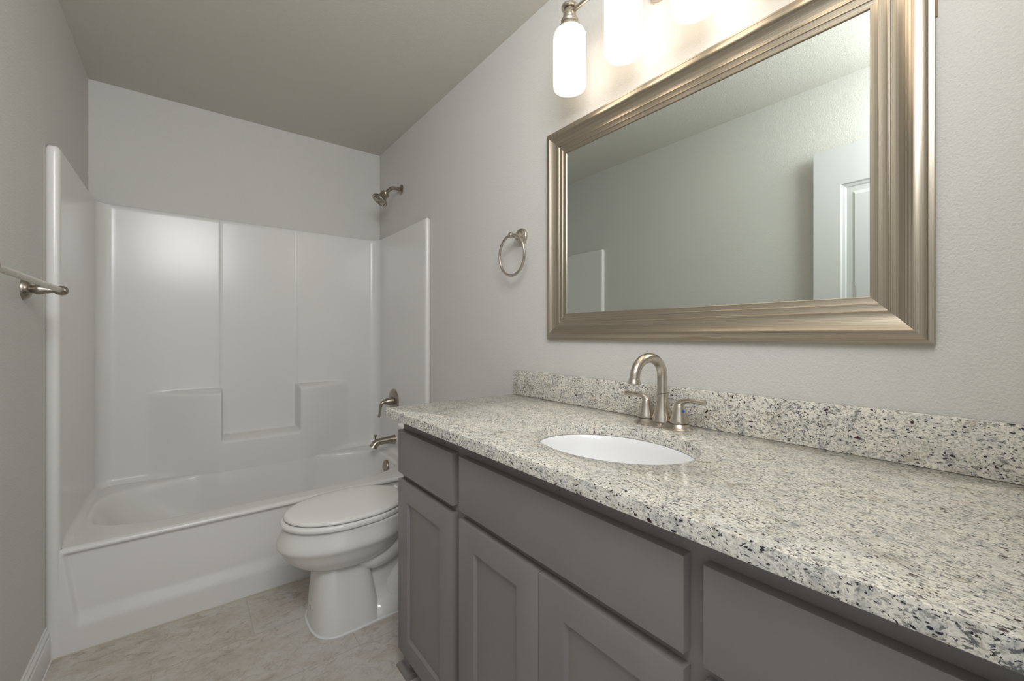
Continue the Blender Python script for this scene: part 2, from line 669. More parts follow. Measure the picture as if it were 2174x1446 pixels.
# tub: apron, deck and basin in one shell
tub = MB()
RIM = 0.385
axs = np.unique(np.round(np.concatenate([np.linspace(XL + 0.0005, XR - 0.0005, 70), np.linspace(-0.375, -0.29, 30)]), 4))
azs = np.unique(np.round(np.concatenate([np.linspace(0, 0.36, 40), np.linspace(0.08, 0.15, 15), np.linspace(0.345, 0.368, 8)]), 4))


def apron_y(x, z):
    xl = -0.352 + (0.365 - z) / 0.25 * 0.034
    xr = XR + XL - xl
    ins = smooth(-0.004, 0.013, x - xl) * smooth(-0.004, 0.013, xr - x) * smooth(0.085, 0.150, z) * smooth(-0.004, 0.012, 0.366 - z)
    return 2.201 + 0.014 * ins + 0.004 * smooth(0.10, 0.3, z)


FPX = [-0.3925, -0.388, -0.378, -0.368, -0.361, -0.355]
FPY = [2.2088, 2.2028, 2.1998, 2.1998, 2.2010, 2.2015]


def front_y(x, z, dy=0.0):
    e = min(x - XL, XR - x) + XL
    if e < -0.3605:
        return float(np.interp(e, FPX, FPY))
    return float(apron_y(x, z)) + dy * float(smooth(-0.3605, -0.352, e))


ar = [[(x, front_y(x, z), z) for x in axs] for z in azs]
for z, dy in ((0.372, 0.0), (0.379, 0.003), (0.3835, 0.008), (RIM, 0.016)):
    ar.append([(x, front_y(x, z, dy), z) for x in axs])
tub.grid(ar)
cxb, cyb = 0.38, 2.62
angs = sorted(set([2 * PI * k / 180 for k in range(180)] + [math.atan2(sy - cyb, sx - cxb) % (2 * PI) for sx in (XI0 - 0.02, XI1 + 0.02) for sy in (2.221, YI + 0.01)]))


def rect_pt(a, x0, x1, y0, y1):
    c, s = math.cos(a), math.sin(a)
    tx = ((x1 if c > 0 else x0) - cxb) / c if abs(c) > 1e-9 else 1e9
    ty = ((y1 if s > 0 else y0) - cyb) / s if abs(s) > 1e-9 else 1e9
    t = min(tx, ty)
    return (cxb + c * t, cyb + s * t)


def sup_pt(a, x0, x1, y0, y1, n):
    c, s = math.cos(a), math.sin(a)
    mx, my, ax_, ay_ = (x0 + x1) / 2, (y0 + y1) / 2, (x1 - x0) / 2, (y1 - y0) / 2
    return (mx + ax_ * math.copysign(abs(c) ** (2 / n), c), my + ay_ * math.copysign(abs(s) ** (2 / n), s))


# superellipse rings sampled so that their points follow the rectangle's directions
def sup_ring(x0, x1, y0, y1, n):
    mx, my, ax_, ay_ = (x0 + x1) / 2, (y0 + y1) / 2, (x1 - x0) / 2, (y1 - y0) / 2
    out = []
    for a in angs:
        c, s = math.cos(a) / ax_, math.sin(a) / ay_
        r = (abs(c) ** n + abs(s) ** n) ** (-1 / n)
        out.append((mx + math.cos(a) * r, my + math.sin(a) * r))
    return out


rings = [[(*rect_pt(a, XI0 - 0.02, XI1 + 0.02, 2.221, YI + 0.01), RIM) for a in angs]]
for z, x0, x1, y0, y1, n in ((0.3855, -0.336, 1.040, 2.291, 2.949, 3.5), (0.3845, -0.328, 1.034, 2.298, 2.942, 3.5), (0.380, -0.320, 1.028, 2.304, 2.936, 3.5), (0.371, -0.313, 1.024, 2.308, 2.932, 3.4),
                             (0.34, -0.292, 1.018, 2.314, 2.926, 3.7), (0.27, -0.245, 1.006, 2.326, 2.916, 3.5), (0.19, -0.185, 0.990, 2.342, 2.904, 3.3), (0.12, -0.115, 0.970, 2.362, 2.884, 3.1),
                             (0.085, -0.015, 0.945, 2.39, 2.86, 3.0), (0.070, 0.05, 0.90, 2.43, 2.82, 2.8), (0.066, 0.20, 0.75, 2.52, 2.72, 2.4)):
    row = []
    for x, y in sup_ring(x0, x1, y0, y1, n):
        wall_y = YI - float(bulge(np.array(x), np.array(0.39))) - (RIM - min(z, RIM)) * 0.16
        k = 0.012
        h = max(k - abs(y - wall_y), 0) / k
        row.append((x, min(y, wall_y) - h * h * k / 4, z))
    rings.append(row)
tub.loft(rings, False, True)
tub_o = link('bathtub', tub, M['gelcoat'], unit, angle=60)
link('caulk_bead', MB().tube([(XL + 0.002, 2.199, 0.001), (0.4, 2.199, 0.001), (XR - 0.002, 2.199, 0.001)], 0.0032, 8), M['old_caulk'], unit)

# overflow plate on the tub's end wall
of = thing('overflow_plate', 'round brushed nickel overflow plate inside the tub end below the spout', 'drain cover', (1.013, 2.62, 0.325))
ax = Vector((-1, 0, 0.12)).normalized()
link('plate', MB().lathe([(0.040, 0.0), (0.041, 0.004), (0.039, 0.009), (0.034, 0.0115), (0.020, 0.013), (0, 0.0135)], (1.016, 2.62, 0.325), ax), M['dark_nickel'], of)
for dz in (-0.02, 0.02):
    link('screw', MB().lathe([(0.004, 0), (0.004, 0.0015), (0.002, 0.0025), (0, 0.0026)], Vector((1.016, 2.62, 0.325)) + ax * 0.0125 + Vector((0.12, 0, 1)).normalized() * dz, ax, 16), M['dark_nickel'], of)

# tub spout
sp = thing('tub_spout', 'brushed nickel tub spout with a pull up diverter knob on the surround wall', 'spout', (1.10, 2.68, 0.47))
spts, srad = [], []
SPY = 2.68
for k in range(13):
    t = k / 12
    spts.append((1.0995 - 0.105 * t, SPY, 0.474 + 0.006 * t - 0.006 * t * t))
    srad.append(0.034 - 0.012 * min(1, t * 1.6) ** 0.8)
for k in range(1, 8):
    a = k / 7 * R(62)
    spts.append((0.9945 - 0.042 * math.sin(a), SPY, 0.474 - 0.042 * (1 - math.cos(a))))
    srad.append(0.022 + 0.003 * k / 7)
spts.append((0.9505, SPY, 0.441))
srad.append(0.0265)
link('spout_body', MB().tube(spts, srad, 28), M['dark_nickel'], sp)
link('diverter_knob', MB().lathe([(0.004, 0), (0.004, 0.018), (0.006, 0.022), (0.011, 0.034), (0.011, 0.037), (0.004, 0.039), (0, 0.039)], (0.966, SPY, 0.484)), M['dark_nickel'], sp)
link('wall_ring', MB().lathe([(0.036, 0), (0.036, 0.003), (0.034, 0.004)], (1.0998, SPY, 0.474), (-1, 0, 0)), M['caulk'], sp)

# shower valve
va = thing('shower_valve', 'brushed nickel shower valve with round plate and drooping lever above the spout', 'faucet handle', (1.10, 2.63, 0.75))
vz, vy = 0.725, 2.70
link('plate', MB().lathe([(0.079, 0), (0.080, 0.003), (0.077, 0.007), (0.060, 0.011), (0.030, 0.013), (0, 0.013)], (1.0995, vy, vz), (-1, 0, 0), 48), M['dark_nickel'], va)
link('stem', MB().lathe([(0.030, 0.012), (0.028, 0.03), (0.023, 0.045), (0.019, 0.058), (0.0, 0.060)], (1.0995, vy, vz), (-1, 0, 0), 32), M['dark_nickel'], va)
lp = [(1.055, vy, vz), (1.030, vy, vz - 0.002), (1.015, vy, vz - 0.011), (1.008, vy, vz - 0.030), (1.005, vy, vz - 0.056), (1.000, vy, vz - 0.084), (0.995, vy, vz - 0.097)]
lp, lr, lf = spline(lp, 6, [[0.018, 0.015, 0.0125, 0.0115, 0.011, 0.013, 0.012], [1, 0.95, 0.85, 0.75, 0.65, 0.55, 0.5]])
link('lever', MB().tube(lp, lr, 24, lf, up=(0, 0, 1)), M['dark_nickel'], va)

# shower head
sh = thing('showerhead', 'brushed nickel bell shower head on a bent arm above the tub surround', 'shower head', (XR, 2.655, 2.125))
hy = 2.655
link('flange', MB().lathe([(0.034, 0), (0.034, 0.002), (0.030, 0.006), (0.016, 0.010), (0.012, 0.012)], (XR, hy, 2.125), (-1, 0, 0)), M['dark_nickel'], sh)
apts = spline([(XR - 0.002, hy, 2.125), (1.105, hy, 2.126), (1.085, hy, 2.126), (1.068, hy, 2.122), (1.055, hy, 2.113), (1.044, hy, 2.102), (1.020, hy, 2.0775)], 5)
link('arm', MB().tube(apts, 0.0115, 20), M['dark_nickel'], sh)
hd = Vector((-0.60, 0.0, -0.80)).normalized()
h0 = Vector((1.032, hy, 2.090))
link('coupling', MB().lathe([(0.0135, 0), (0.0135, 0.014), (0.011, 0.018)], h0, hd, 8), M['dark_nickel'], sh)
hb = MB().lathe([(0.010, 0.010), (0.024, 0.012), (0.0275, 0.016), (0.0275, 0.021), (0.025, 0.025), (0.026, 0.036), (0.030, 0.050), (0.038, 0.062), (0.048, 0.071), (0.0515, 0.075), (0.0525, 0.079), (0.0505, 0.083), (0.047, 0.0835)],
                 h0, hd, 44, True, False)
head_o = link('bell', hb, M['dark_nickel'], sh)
link('spray_face', MB().lathe([(0.0475, 0.0830), (0.044, 0.0822), (0.0, 0.0835)], h0, hd, 44, False, True), M['nickel'], sh)
q = Vector((0, 0, 1)).rotation_difference(hd)
nz = MB()
for r_, n_ in ((0.008, 4), (0.017, 8), (0.027, 14), (0.038, 20)):
    for k in range(n_):
        a = 2 * PI * k / n_
        nz.lathe([(0.0021, 0), (0.0019, 0.0025), (0, 0.003)], h0 + q @ Vector((r_ * math.cos(a), r_ * math.sin(a), 0.083)), hd, 8)
link('spray_nozzles', nz, M['black'], sh)

# ------------------------------------------------------------------ toilet
TY = 1.835
toilet = thing('toilet', 'white elongated toilet with closed lid between the vanity and the tub', 'toilet', (0.70, TY, 0))


def egg(xf, xb, hw, z, nb=2.8, mid=0.52, n=72, narrow=0.18, nf=2.1):
    xm = xf + mid * (xb - xf)
    out = []
    for k in range(n):
        a = 2 * PI * k / n
        c, s = math.cos(a), math.sin(a)
        e = nf if c < 0 else nb
        if c < 0:
            x = xm - (xm - xf) * abs(c) ** (2 / e)
            w = hw
        else:
            x = xm + (xb - xm) * abs(c) ** (2 / e)
            w = hw * (1 - narrow * ((x - xm) / (xb - xm)) ** 2)
        y = w * math.copysign(abs(s) ** (2 / e), s)
        out.append((x, TY + y, z))
    return out


bowl = MB()
bowl.loft([egg(*a) for a in ((0.3090, 0.815, 0.168, 0.417), (0.3020, 0.818, 0.172, 0.414), (0.3000, 0.820, 0.172, 0.405), (0.2940, 0.819, 0.174, 0.392), (0.2870, 0.816, 0.1775, 0.377), (0.2800, 0.811, 0.1815, 0.361),
                             (0.2765, 0.806, 0.1835, 0.348), (0.2780, 0.800, 0.182, 0.339), (0.2850, 0.792, 0.176, 0.330), (0.2930, 0.783, 0.169, 0.317), (0.3010, 0.772, 0.163, 0.302),
                             (0.3150, 0.755, 0.154, 0.283), (0.3350, 0.735, 0.140, 0.264), (0.3610, 0.712, 0.122, 0.247), (0.3940, 0.690, 0.10, 0.234), (0.4390, 0.66, 0.07, 0.226))])
link('bowl', bowl, M['china'], toilet, angle=60)


def rrect(x0, x1, hw, z, n=4.0, cnt=64):
    mx, ax_ = (x0 + x1) / 2, (x1 - x0) / 2
    return [(mx + ax_ * math.copysign(abs(math.cos(t)) ** (2 / n), math.cos(t)), TY + hw * math.copysign(abs(math.sin(t)) ** (2 / n), math.sin(t)), z)
            for t in [2 * PI * k / cnt for k in range(cnt)]]


ped = MB()
PK = dict(nb=5.0, mid=0.42, narrow=0.0, nf=2.7)
ped.loft([egg(0.392, 0.648, 0.142, 0.0, **PK), egg(0.392, 0.648, 0.142, 0.012, **PK), egg(0.395, 0.641, 0.136, 0.06, **PK), egg(0.401, 0.628, 0.119, 0.14, **PK), egg(0.408, 0.613, 0.100, 0.22, **PK),
          egg(0.411, 0.607, 0.094, 0.25, **PK), egg(0.42, 0.60, 0.086, 0.275, **PK)])
link('pedestal', ped, M['china'], toilet, angle=60)
rear = MB()
rear.loft([rrect(0.60, 0.985, 0.142, 0.0, 6), rrect(0.60, 0.985, 0.142, 0.018, 6), rrect(0.60, 0.978, 0.132, 0.040, 6), rrect(0.60, 0.972, 0.108, 0.058, 5), rrect(0.60, 0.968, 0.082, 0.072, 5),
           rrect(0.60, 0.965, 0.074, 0.10, 5), rrect(0.60, 0.96, 0.074, 0.36, 5), rrect(0.62, 1.02, 0.10, 0.40, 5), rrect(0.64, 1.06, 0.13, 0.415, 5), rrect(0.64, 1.06, 0.13, 0.425, 5)])
link('base_foot', rear, M['china'], toilet, angle=60)
tw = MB()
for s in (-1, 1):
    y = TY + s * 0.070
    tp, tr = spline([(0.52, TY + s * 0.045, 0.245), (0.58, TY + s * 0.062, 0.236), (0.63, y, 0.231), (0.68, y, 0.242), (0.73, y, 0.268), (0.775, y, 0.308), (0.80, y, 0.352), (0.81, y, 0.40)], 5, [[0.030, 0.040, 0.046, 0.047, 0.047, 0.047, 0.047, 0.047]])
    tw.tube(tp, tr, 28, up=(0, 1, 0))
    y2 = TY + s * 0.058
    tp, tr = spline([(0.735, y2, 0.03), (0.735, y2, 0.075), (0.742, y2, 0.105), (0.765, y2, 0.132), (0.82, y2, 0.145)], 5, [[0.060, 0.057, 0.054, 0.050, 0.044]])
    tw.tube(tp, tr, 28)
link('trapway', tw, M['china'], toilet, angle=60)
for s in (-1, 1):
    link('bolt_cap', MB().lathe([(0.022, 0), (0.021, 0.012), (0.016, 0.021), (0.008, 0.025), (0, 0.026)], (0.845, TY + s * 0.108, 0.052), (0, s * 0.15, 1), 24), M['seat'], toilet)
seat = MB()
so, si = dict(nb=3.2, mid=0.50, narrow=0.20), None
srings = [egg(0.345, 0.737, 0.128, 0.4330, **so), egg(0.309, 0.765, 0.163, 0.4320, **so), egg(0.304, 0.769, 0.168, 0.4210, **so), egg(0.294, 0.777, 0.178, 0.4205, **so), egg(0.290, 0.779, 0.180, 0.428, **so), egg(0.293, 0.778, 0.179, 0.4355, **so), egg(0.301, 0.775, 0.175, 0.4395, **so),
          egg(0.345, 0.735, 0.125, 0.4405, **so), egg(0.352, 0.730, 0.119, 0.434, **so), egg(0.352, 0.730, 0.119, 0.4185, **so)]
srings.append(srings[0])
seat.loft(srings, False, False)
link('seat', seat, M['seat'], toilet, angle=60)
lid = MB()
lo = dict(nb=3.2, mid=0.50, narrow=0.22)
lid.loft([egg(0.42, 0.67, 0.08, 0.4575, **lo), egg(0.332, 0.748, 0.140, 0.4560, **lo), egg(0.320, 0.760, 0.155, 0.4520, **lo), egg(0.314, 0.766, 0.162, 0.4440, **lo), egg(0.305, 0.776, 0.1735, 0.4440, **lo), egg(0.302, 0.777, 0.1755, 0.448, **lo), egg(0.304, 0.776, 0.174, 0.453, **lo), egg(0.312, 0.771, 0.168, 0.4575, **lo),
          egg(0.325, 0.755, 0.152, 0.4605, **lo), egg(0.38, 0.71, 0.11, 0.4632, **lo), egg(0.46, 0.63, 0.05, 0.4642, **lo)])
link('lid', lid, M['seat'], toilet, angle=60)
for s in (-1, 1):
    hg = MB()
    hg.tube([(0.79, TY + s * 0.075 - 0.018, 0.440), (0.79, TY + s * 0.075 + 0.018, 0.440)], 0.011, 14)
    hg.box((0.782, TY + s * 0.075 - 0.016, 0.424), (0.80, TY + s * 0.075 + 0.016, 0.440), 0.002)
    link('seat_hinge', hg, M['seat'], toilet)
tk = MB()


def tank_ring(z, x0, hw, n=7):
    return rrect(x0, 1.112, hw, z, n)


tk.loft([tank_ring(0.426, 0.915, 0.195), tank_ring(0.435, 0.905, 0.205), tank_ring(0.55, 0.890, 0.218), tank_ring(0.685, 0.880, 0.226)])
link('tank', tk, M['china'], toilet, angle=60)
tl = MB()
tl.loft([tank_ring(0.686, 0.859, 0.247, 11), tank_ring(0.690, 0.855, 0.250, 11), tank_ring(0.704, 0.854, 0.251, 11), tank_ring(0.711, 0.858, 0.248, 11), tank_ring(0.714, 0.875, 0.236, 11)])
link('tank_lid', tl, M['china'], toilet, angle=60)
fh = MB()
fh.lathe([(0.014, 0), (0.013, 0.008), (0.006, 0.012)], (0.885, TY - 0.165, 0.635), (-1, 0, 0), 20)
fh.tube([(0.868, TY - 0.165, 0.635), (0.864, TY - 0.14, 0.632), (0.862, TY - 0.10, 0.625)], [0.006, 0.007, 0.008], 12, 0.6)
link('flush_lever', fh, M['nickel'], toilet)
ck = MB()
cp = egg(0.3905, 0.650, 0.1435, 0.002, **PK)
front = [p for p in cp if p[0] < 0.60]
left = sorted([p for p in front if p[1] >= TY], key=lambda p: -p[0])
right = sorted([p for p in front if p[1] < TY], key=lambda p: p[0])
ck.tube([(0.98, TY + 0.144, 0.002)] + left + right + [(0.98, TY - 0.144, 0.002)], 0.0055, 10)
link('caulk_bead', ck, M['caulk'], toilet)
mk = MB()
for (ya, za), (yb, zb) in (((-0.010, 0.018), (-0.003, 0.020)), ((-0.003, 0.020), (0.000, 0.013)), ((0.000, 0.013), (-0.006, 0.010)), ((-0.006, 0.010), (-0.001, 0.005)), ((-0.001, 0.005), (-0.008, 0.001)), ((-0.010, 0.018), (-0.009, 0.008))):
    mk.tube([(0.3885 + (0.06 - 0.085 - za) * 0.03, TY - 0.035 + ya, 0.085 + za), (0.3885 + (0.06 - 0.085 - zb) * 0.03, TY - 0.035 + yb, 0.085 + zb)], 0.0008, 6)
link('stamp', mk, M['ink'], toilet)

# ------------------------------------------------------------------ vanity
VY0, VY1 = -0.085, 1.403
FX, FFX = 0.585, 0.606
van = thing('vanity_cabinet', 'taupe grey painted bathroom vanity cabinet under the granite countertop', 'cabinet', (0.86, 0.66, 0))
cc = MB()
for a_, b_ in (((FFX, VY0, 0.085), (FFX + 0.019, VY1, 0.8815)), ((FFX + 0.019, VY0, 0.085), (XR - 0.001, VY0 + 0.016, 0.8815)), ((FFX + 0.019, VY1 - 0.016, 0.085), (XR - 0.001, VY1, 0.8815)),
               ((FFX + 0.019, VY0 + 0.016, 0.085), (XR - 0.001, VY1 - 0.016, 0.101)), ((XR - 0.013, VY0 + 0.016, 0.101), (XR - 0.001, VY1 - 0.016, 0.8815))):
    cc.box(a_, b_)
link('carcass', cc, M['cabinet'], van)
link('toe_kick', MB().box((FFX + 0.06, VY0, 0.0), (FFX + 0.075, VY1 - 0.05, 0.087)), M['cabinet'], van)
lg = MB()
lg.box((FFX, VY1 - 0.052, 0.0), (FFX + 0.075, VY1, 0.087), 0.0012, 1)
link('corner_leg', lg, M['cabinet'], van)
sm = MB()
prof = [(0.0, 0.0), (0.019, 0.0), (0.0185, 0.005), (0.0165, 0.010), (0.0125, 0.0145), (0.007, 0.0175), (0.0, 0.0185)]
corner = [(FFX + 0.075, VY1 - 0.052, 1, -1), (FFX, VY1 - 0.052, -1, -1), (FFX, VY1, -1, 1), (XR - 0.016, VY1, 0, 1)]
sm.loft([[(x + sx * d, y + sy * d, z) for d, z in prof] for x, y, sx, sy in corner])
link('shoe_moulding', sm, M['cabinet'], van)


def slab(y0, y1, z0, z1):
    mb = MB()
    b = 0.0014
    rr = []
    for x, i in ((FFX - 0.0003, 0), (FX + b, 0), (FX + b * 0.3, b * 0.3), (FX, b)):
        rr.append(rect_ring(x, y0 + i, y1 - i, z0 + i, z1 - i))
    return mb.loft(rr)


def shaker(y0, y1, z0, z1, st=0.074, rail=0.064):
    mb = MB()
    b = 0.0014
    rr = []
    for x, i in ((FFX - 0.0003, 0), (FX + b, 0), (FX + b * 0.3, b * 0.3), (FX, b)):
        rr.append(rect_ring(x, y0 + i, y1 - i, z0 + i, z1 - i))
    for x, e in ((FX, 0), (FX + 0.0015, 0.0008), (FX + 0.0085, 0.0035), (FX + 0.0092, 0.0042)):
        rr.append(rect_ring(x, y0 + st + e, y1 - st - e, z0 + rail + e, z1 - rail - e))
    return mb.loft(rr)


link('drawer_front', slab(1.026, 1.400, 0.690, 0.836), M['cabinet'], van, angle=25)
link('drawer_front', slab(0.339, 0.990, 0.690, 0.836), M['cabinet'], van, angle=25)
link('drawer_front', slab(-0.065, 0.309, 0.690, 0.836), M['cabinet'], van, angle=25)
link('cabinet_door', shaker(1.026, 1.400, 0.080, 0.667), M['cabinet'], van, angle=25)
link('cabinet_door', shaker(0.6655, 0.990, 0.080, 0.667), M['cabinet'], van, angle=25)
link('cabinet_door', shaker(0.339, 0.6635, 0.080, 0.667), M['cabinet'], van, angle=25)
link('cabinet_door', shaker(-0.065, 0.309, 0.080, 0.667), M['cabinet'], van, angle=25)

# countertop with an oval cut-out
CT0, CT1 = 0.882, 0.912
SX, SY, SA, SB = 0.810, 0.655, 0.160, 0.205
CX0, CX1, CY0, CY1 = 0.550, XR - 0.0005, -0.095, 1.428
cangs = sorted(set([2 * PI * k / 144 for k in range(144)] + [math.atan2(yy - SY, xx - SX) % (2 * PI) for xx in (CX0, CX1) for yy in (CY0, CY1)]))


def crect(i, z):
    out = []
    for a in cangs:
        c, s = math.cos(a), math.sin(a)
        tx = ((CX1 if c > 0 else CX0) - SX) / c if abs(c) > 1e-9 else 1e9
        ty = ((CY1 if s > 0 else CY0) - SY) / s if abs(s) > 1e-9 else 1e9
        t = min(tx, ty)
        x, y = SX + c * t, SY + s * t
        out.append((min(max(x, CX0 + i), CX1 - i), min(max(y, CY0 + i), CY1 - i), z))
    return out


def oval(g, z, k=1.0):
    out = []
    for a in cangs:
        c, s = math.cos(a) / (SA * k + g), math.sin(a) / (SB * k + g)
        r = (c * c + s * s) ** -0.5
        out.append((SX + math.cos(a) * r, SY + math.sin(a) * r, z))
    return out


ct = MB()
cr = [crect(0, CT0 + 0.001), crect(0, CT1 - 0.004), crect(0.0012, CT1 - 0.0012), crect(0.004, CT1), oval(0.004, CT1), oval(0.0012, CT1 - 0.0012), oval(0, CT1 - 0.004), oval(0, CT0), crect(0.001, CT0)]
cr.append(cr[0])
ct.loft(cr, False, False)
tag(link('countertop', ct, M['granite'], loc=(0.84, 0.66, CT0), angle=30), 'speckled cream granite countertop with an oval sink cutout on the grey vanity', 'countertop')
bs = MB().box((XR - 0.0215, CY0, CT1 + 0.0003), (XR - 0.0005, CY1 - 0.002, 1.014), 0.0025)
tag(link('backsplash', bs, M['granite'], loc=(XR - 0.01, 0.66, CT1)), 'low speckled granite backsplash strip standing along the wall behind the faucet', 'backsplash')

# undermount sink
sk = thing('undermount_sink', 'white oval undermount sink below the granite cutout', 'sink', (SX, SY, 0.73))
sb = MB()
sb.loft([oval(0.02, 0.8805), oval(0.0, 0.8805), oval(-0.002, 0.879), oval(-0.006, 0.86), oval(-0.012, 0.83), oval(-0.024, 0.795), oval(-0.045, 0.766), oval(-0.075, 0.748), oval(-0.11, 0.741), oval(-0.13, 0.740)], False, True)
link('basin', sb, M['basin'], sk, angle=60)
link('drain', MB().lathe([(0.022, 0), (0.022, 0.003), (0.019, 0.004), (0.016, 0.002), (0.015, 0.005), (0.008, 0.007), (0, 0.0075)], (SX, SY, 0.7395)), M['nickel'], sk)

# faucet
FXc, FYc = 1.045, 0.668
fa = thing('sink_faucet', 'brushed nickel centerset faucet with gooseneck spout behind the sink', 'faucet', (FXc, FYc, CT1))
fp = []


def lobes(shrink, z):
    out = []
    for k in range(120):
        a = 2 * PI * k / 120
        d = Vector((math.cos(a), math.sin(a)))
        best = []
        for cy, r in ((-0.051, 0.0345), (0, 0.0315), (0.051, 0.0345)):
            c = Vector((0, cy))
            b_ = d.dot(c)
            disc = b_ * b_ - c.dot(c) + (r - shrink) ** 2
            best.append(b_ + math.sqrt(disc) if disc > 0 else 0.0)
        waist = (0.0285 - shrink) / max(abs(d.x), 1e-3) if abs(d.y) < 0.93 else 0
        wy = abs(d.y) * waist
        val = max(best)
        if waist and wy < 0.052:
            val = max(val, waist)
        out.append((FXc + d.x * val, FYc + d.y * val, z))
    return out


pl = MB().loft([lobes(0, CT1 + 0.0003), lobes(-0.0005, CT1 + 0.003), lobes(0.003, CT1 + 0.006), lobes(0.0065, CT1 + 0.010), lobes(0.0085, CT1 + 0.0150), lobes(0.0095, CT1 + 0.0165)])
link('base_plate', pl, M['nickel'], fa, angle=30)
spb = MB().lathe([(0.0285, 0.0155), (0.0275, 0.020), (0.0235, 0.034), (0.0195, 0.050), (0.0165, 0.066), (0.0150, 0.080), (0.0144, 0.092)], (FXc, FYc, CT1))
link('spout_base', spb, M['nickel'], fa)
RA = 0.0625
ZA = CT1 + 0.139
gp = [(FXc, FYc, CT1 + 0.093), (FXc, FYc, CT1 + 0.105), (FXc, FYc, ZA - 0.008)]
for k in range(0, 29):
    a = k / 28 * R(174)
    gp.append((FXc - RA + RA * math.cos(a), FYc, ZA + RA * 0.835 * math.sin(a)))
gp.append((FXc - 2 * RA - 0.0010, FYc, ZA - 0.002))
gr = [0.0138] * 3 + [0.0138 - 0.0008 * k / 28 for k in range(29)] + [0.013]
link('gooseneck', MB().tube(gp, gr, 28), M['nickel'], fa)
link('aerator', MB().lathe([(0.0128, 0), (0.0140, 0.0008), (0.0152, 0.0090), (0.0164, 0.0125), (0.0164, 0.0145), (0.0140, 0.0150), (0.0110, 0.0125), (0, 0.0125)], (FXc - 2 * RA - 0.0008, FYc, ZA + 0.0005), (-0.10, 0, -1)), M['nickel'], fa)
link('lift_rod', MB().lathe([(0.0025, 0), (0.0025, 0.022), (0.005, 0.026), (0.007, 0.033), (0.0065, 0.037), (0.003, 0.039), (0, 0.039)], (FXc + 0.036, FYc, CT1 + 0.004), (0, 0, 1), 20), M['nickel'], fa)
for s in (1, -1):
    hy_ = FYc + s * 0.051
    h = MB().lathe([(0.0245, 0.0185), (0.0250, 0.0205), (0.0240, 0.024), (0.0190, 0.041), (0.0150, 0.055), (0.0125, 0.066), (0.0112, 0.069), (0.007, 0.072), (0, 0.073)], (FXc, hy_, CT1))
    ho = link('handle', h, M['nickel'], fa)
    lv = [(FXc, hy_ - s * 0.003, CT1 + 0.057), (FXc, hy_ - s * 0.002, CT1 + 0.066), (FXc, hy_ + s * 0.005, CT1 + 0.0735), (FXc, hy_ + s * 0.018, CT1 + 0.0785), (FXc, hy_ + s * 0.036, CT1 + 0.0805), (FXc, hy_ + s * 0.054, CT1 + 0.0800), (FXc, hy_ + s * 0.070, CT1 + 0.0790)]
    lv, vr, vf = spline(lv, 5, [[0.0110, 0.0108, 0.0100, 0.0088, 0.0086, 0.0090, 0.0095], [1, 1, 0.85, 0.72, 0.68, 0.72, 0.76]])
    link('lever', MB().tube(lv, vr, 22, vf, up=(0, s * 1.0, 0)), M['nickel'], ho)
    link('shadow_ring', MB().lathe([(0.0225, 0.0160), (0.0225, 0.0187)], (FXc, hy_, CT1)), M['black'], ho)['label'] = 'dark gap ring under the handle'  # solid black ring stands in for the shade in the gap
    if s < 0:
        dv = Vector((-0.40, -0.92, 0.28)).normalized()
        do = link('cold_dot', MB().lathe([(0.0042, 0), (0.0036, 0.0009), (0, 0.0012)], Vector((FXc, hy_, CT1 + 0.051)) + Vector((dv.x, dv.y, 0)).normalized() * 0.0166, dv, 20), M['blue'], ho)
        do['label'] = 'blue cold water dot'

# ------------------------------------------------------------------ mirror
MY0, MY1, MZ0, MZ1 = 0.1395, 1.2172, 1.1470, 1.9400
mir = thing('wall_mirror', 'large mirror in a wide stepped champagne silver frame above the sink', 'mirror', (XR, (MY0 + MY1) / 2, (MZ0 + MZ1) / 2))
fpf = [(0.0, 0.002), (0.0, 0.0140), (0.0008, 0.0152), (0.0075, 0.0165), (0.0088, 0.0170), (0.0092, 0.0230), (0.0105, 0.0245), (0.0115, 0.0250), (0.0255, 0.0275), (0.0270, 0.0272), (0.0276, 0.0262)]
for k in range(0, 13):
    t = k / 12
    fpf.append((0.0282 + 0.0330 * t, 0.0262 - 0.0135 * math.sin(t * PI / 2) ** 0.9))
fpf += [(0.0622, 0.0126), (0.0640, 0.0138), (0.0660, 0.0140), (0.0668, 0.0130), (0.0676, 0.0112), (0.0690, 0.0108), (0.0822, 0.0106), (0.0830, 0.0098), (0.0834, 0.0080), (0.0845, 0.0077), (0.0962, 0.0074), (0.0972, 0.0066), (0.0975, 0.0050), (0.0975, 0.0030)]
fr = MB()
cs_ = []
acc = 0
vc = [0.0]
for i in range(1, len(fpf)):
    acc += math.hypot(fpf[i][0] - fpf[i - 1][0], fpf[i][1] - fpf[i - 1][1])
    vc.append(acc)
corners = [(MY0, MZ0, 1, 1), (MY1, MZ0, -1, 1), (MY1, MZ1, -1, -1), (MY0, MZ1, 1, -1)]
for e in range(4):
    y0, z0, sy0, sz0 = corners[e]
    y1, z1, sy1, sz1 = corners[(e + 1) % 4]
    L = math.hypot(y1 - y0, z1 - z0)
    o = fr.add([(XR - d, y0 + sy0 * w, z0 + sz0 * w) for w, d in fpf] + [(XR - d, y1 + sy1 * w, z1 + sz1 * w) for w, d in fpf], [])
    n = len(fpf)
    for i in range(n - 1):
        fi = len(fr.f)
        fr.f.append((o + i, o + i + 1, o + n + i + 1, o + n + i))
        for idx, s_, v_ in ((o + i, fpf[i][0], vc[i]), (o + i + 1, fpf[i + 1][0], vc[i + 1]), (o + n + i + 1, L - fpf[i + 1][0], vc[i + 1]), (o + n + i, L - fpf[i][0], vc[i])):
            fr.uv[(fi, idx)] = (s_ + 2.3 * e, v_ + 0.37 * e)
frame_o = link('frame', fr, M['frame'], mir, angle=30, weld=False)
gl = MB()
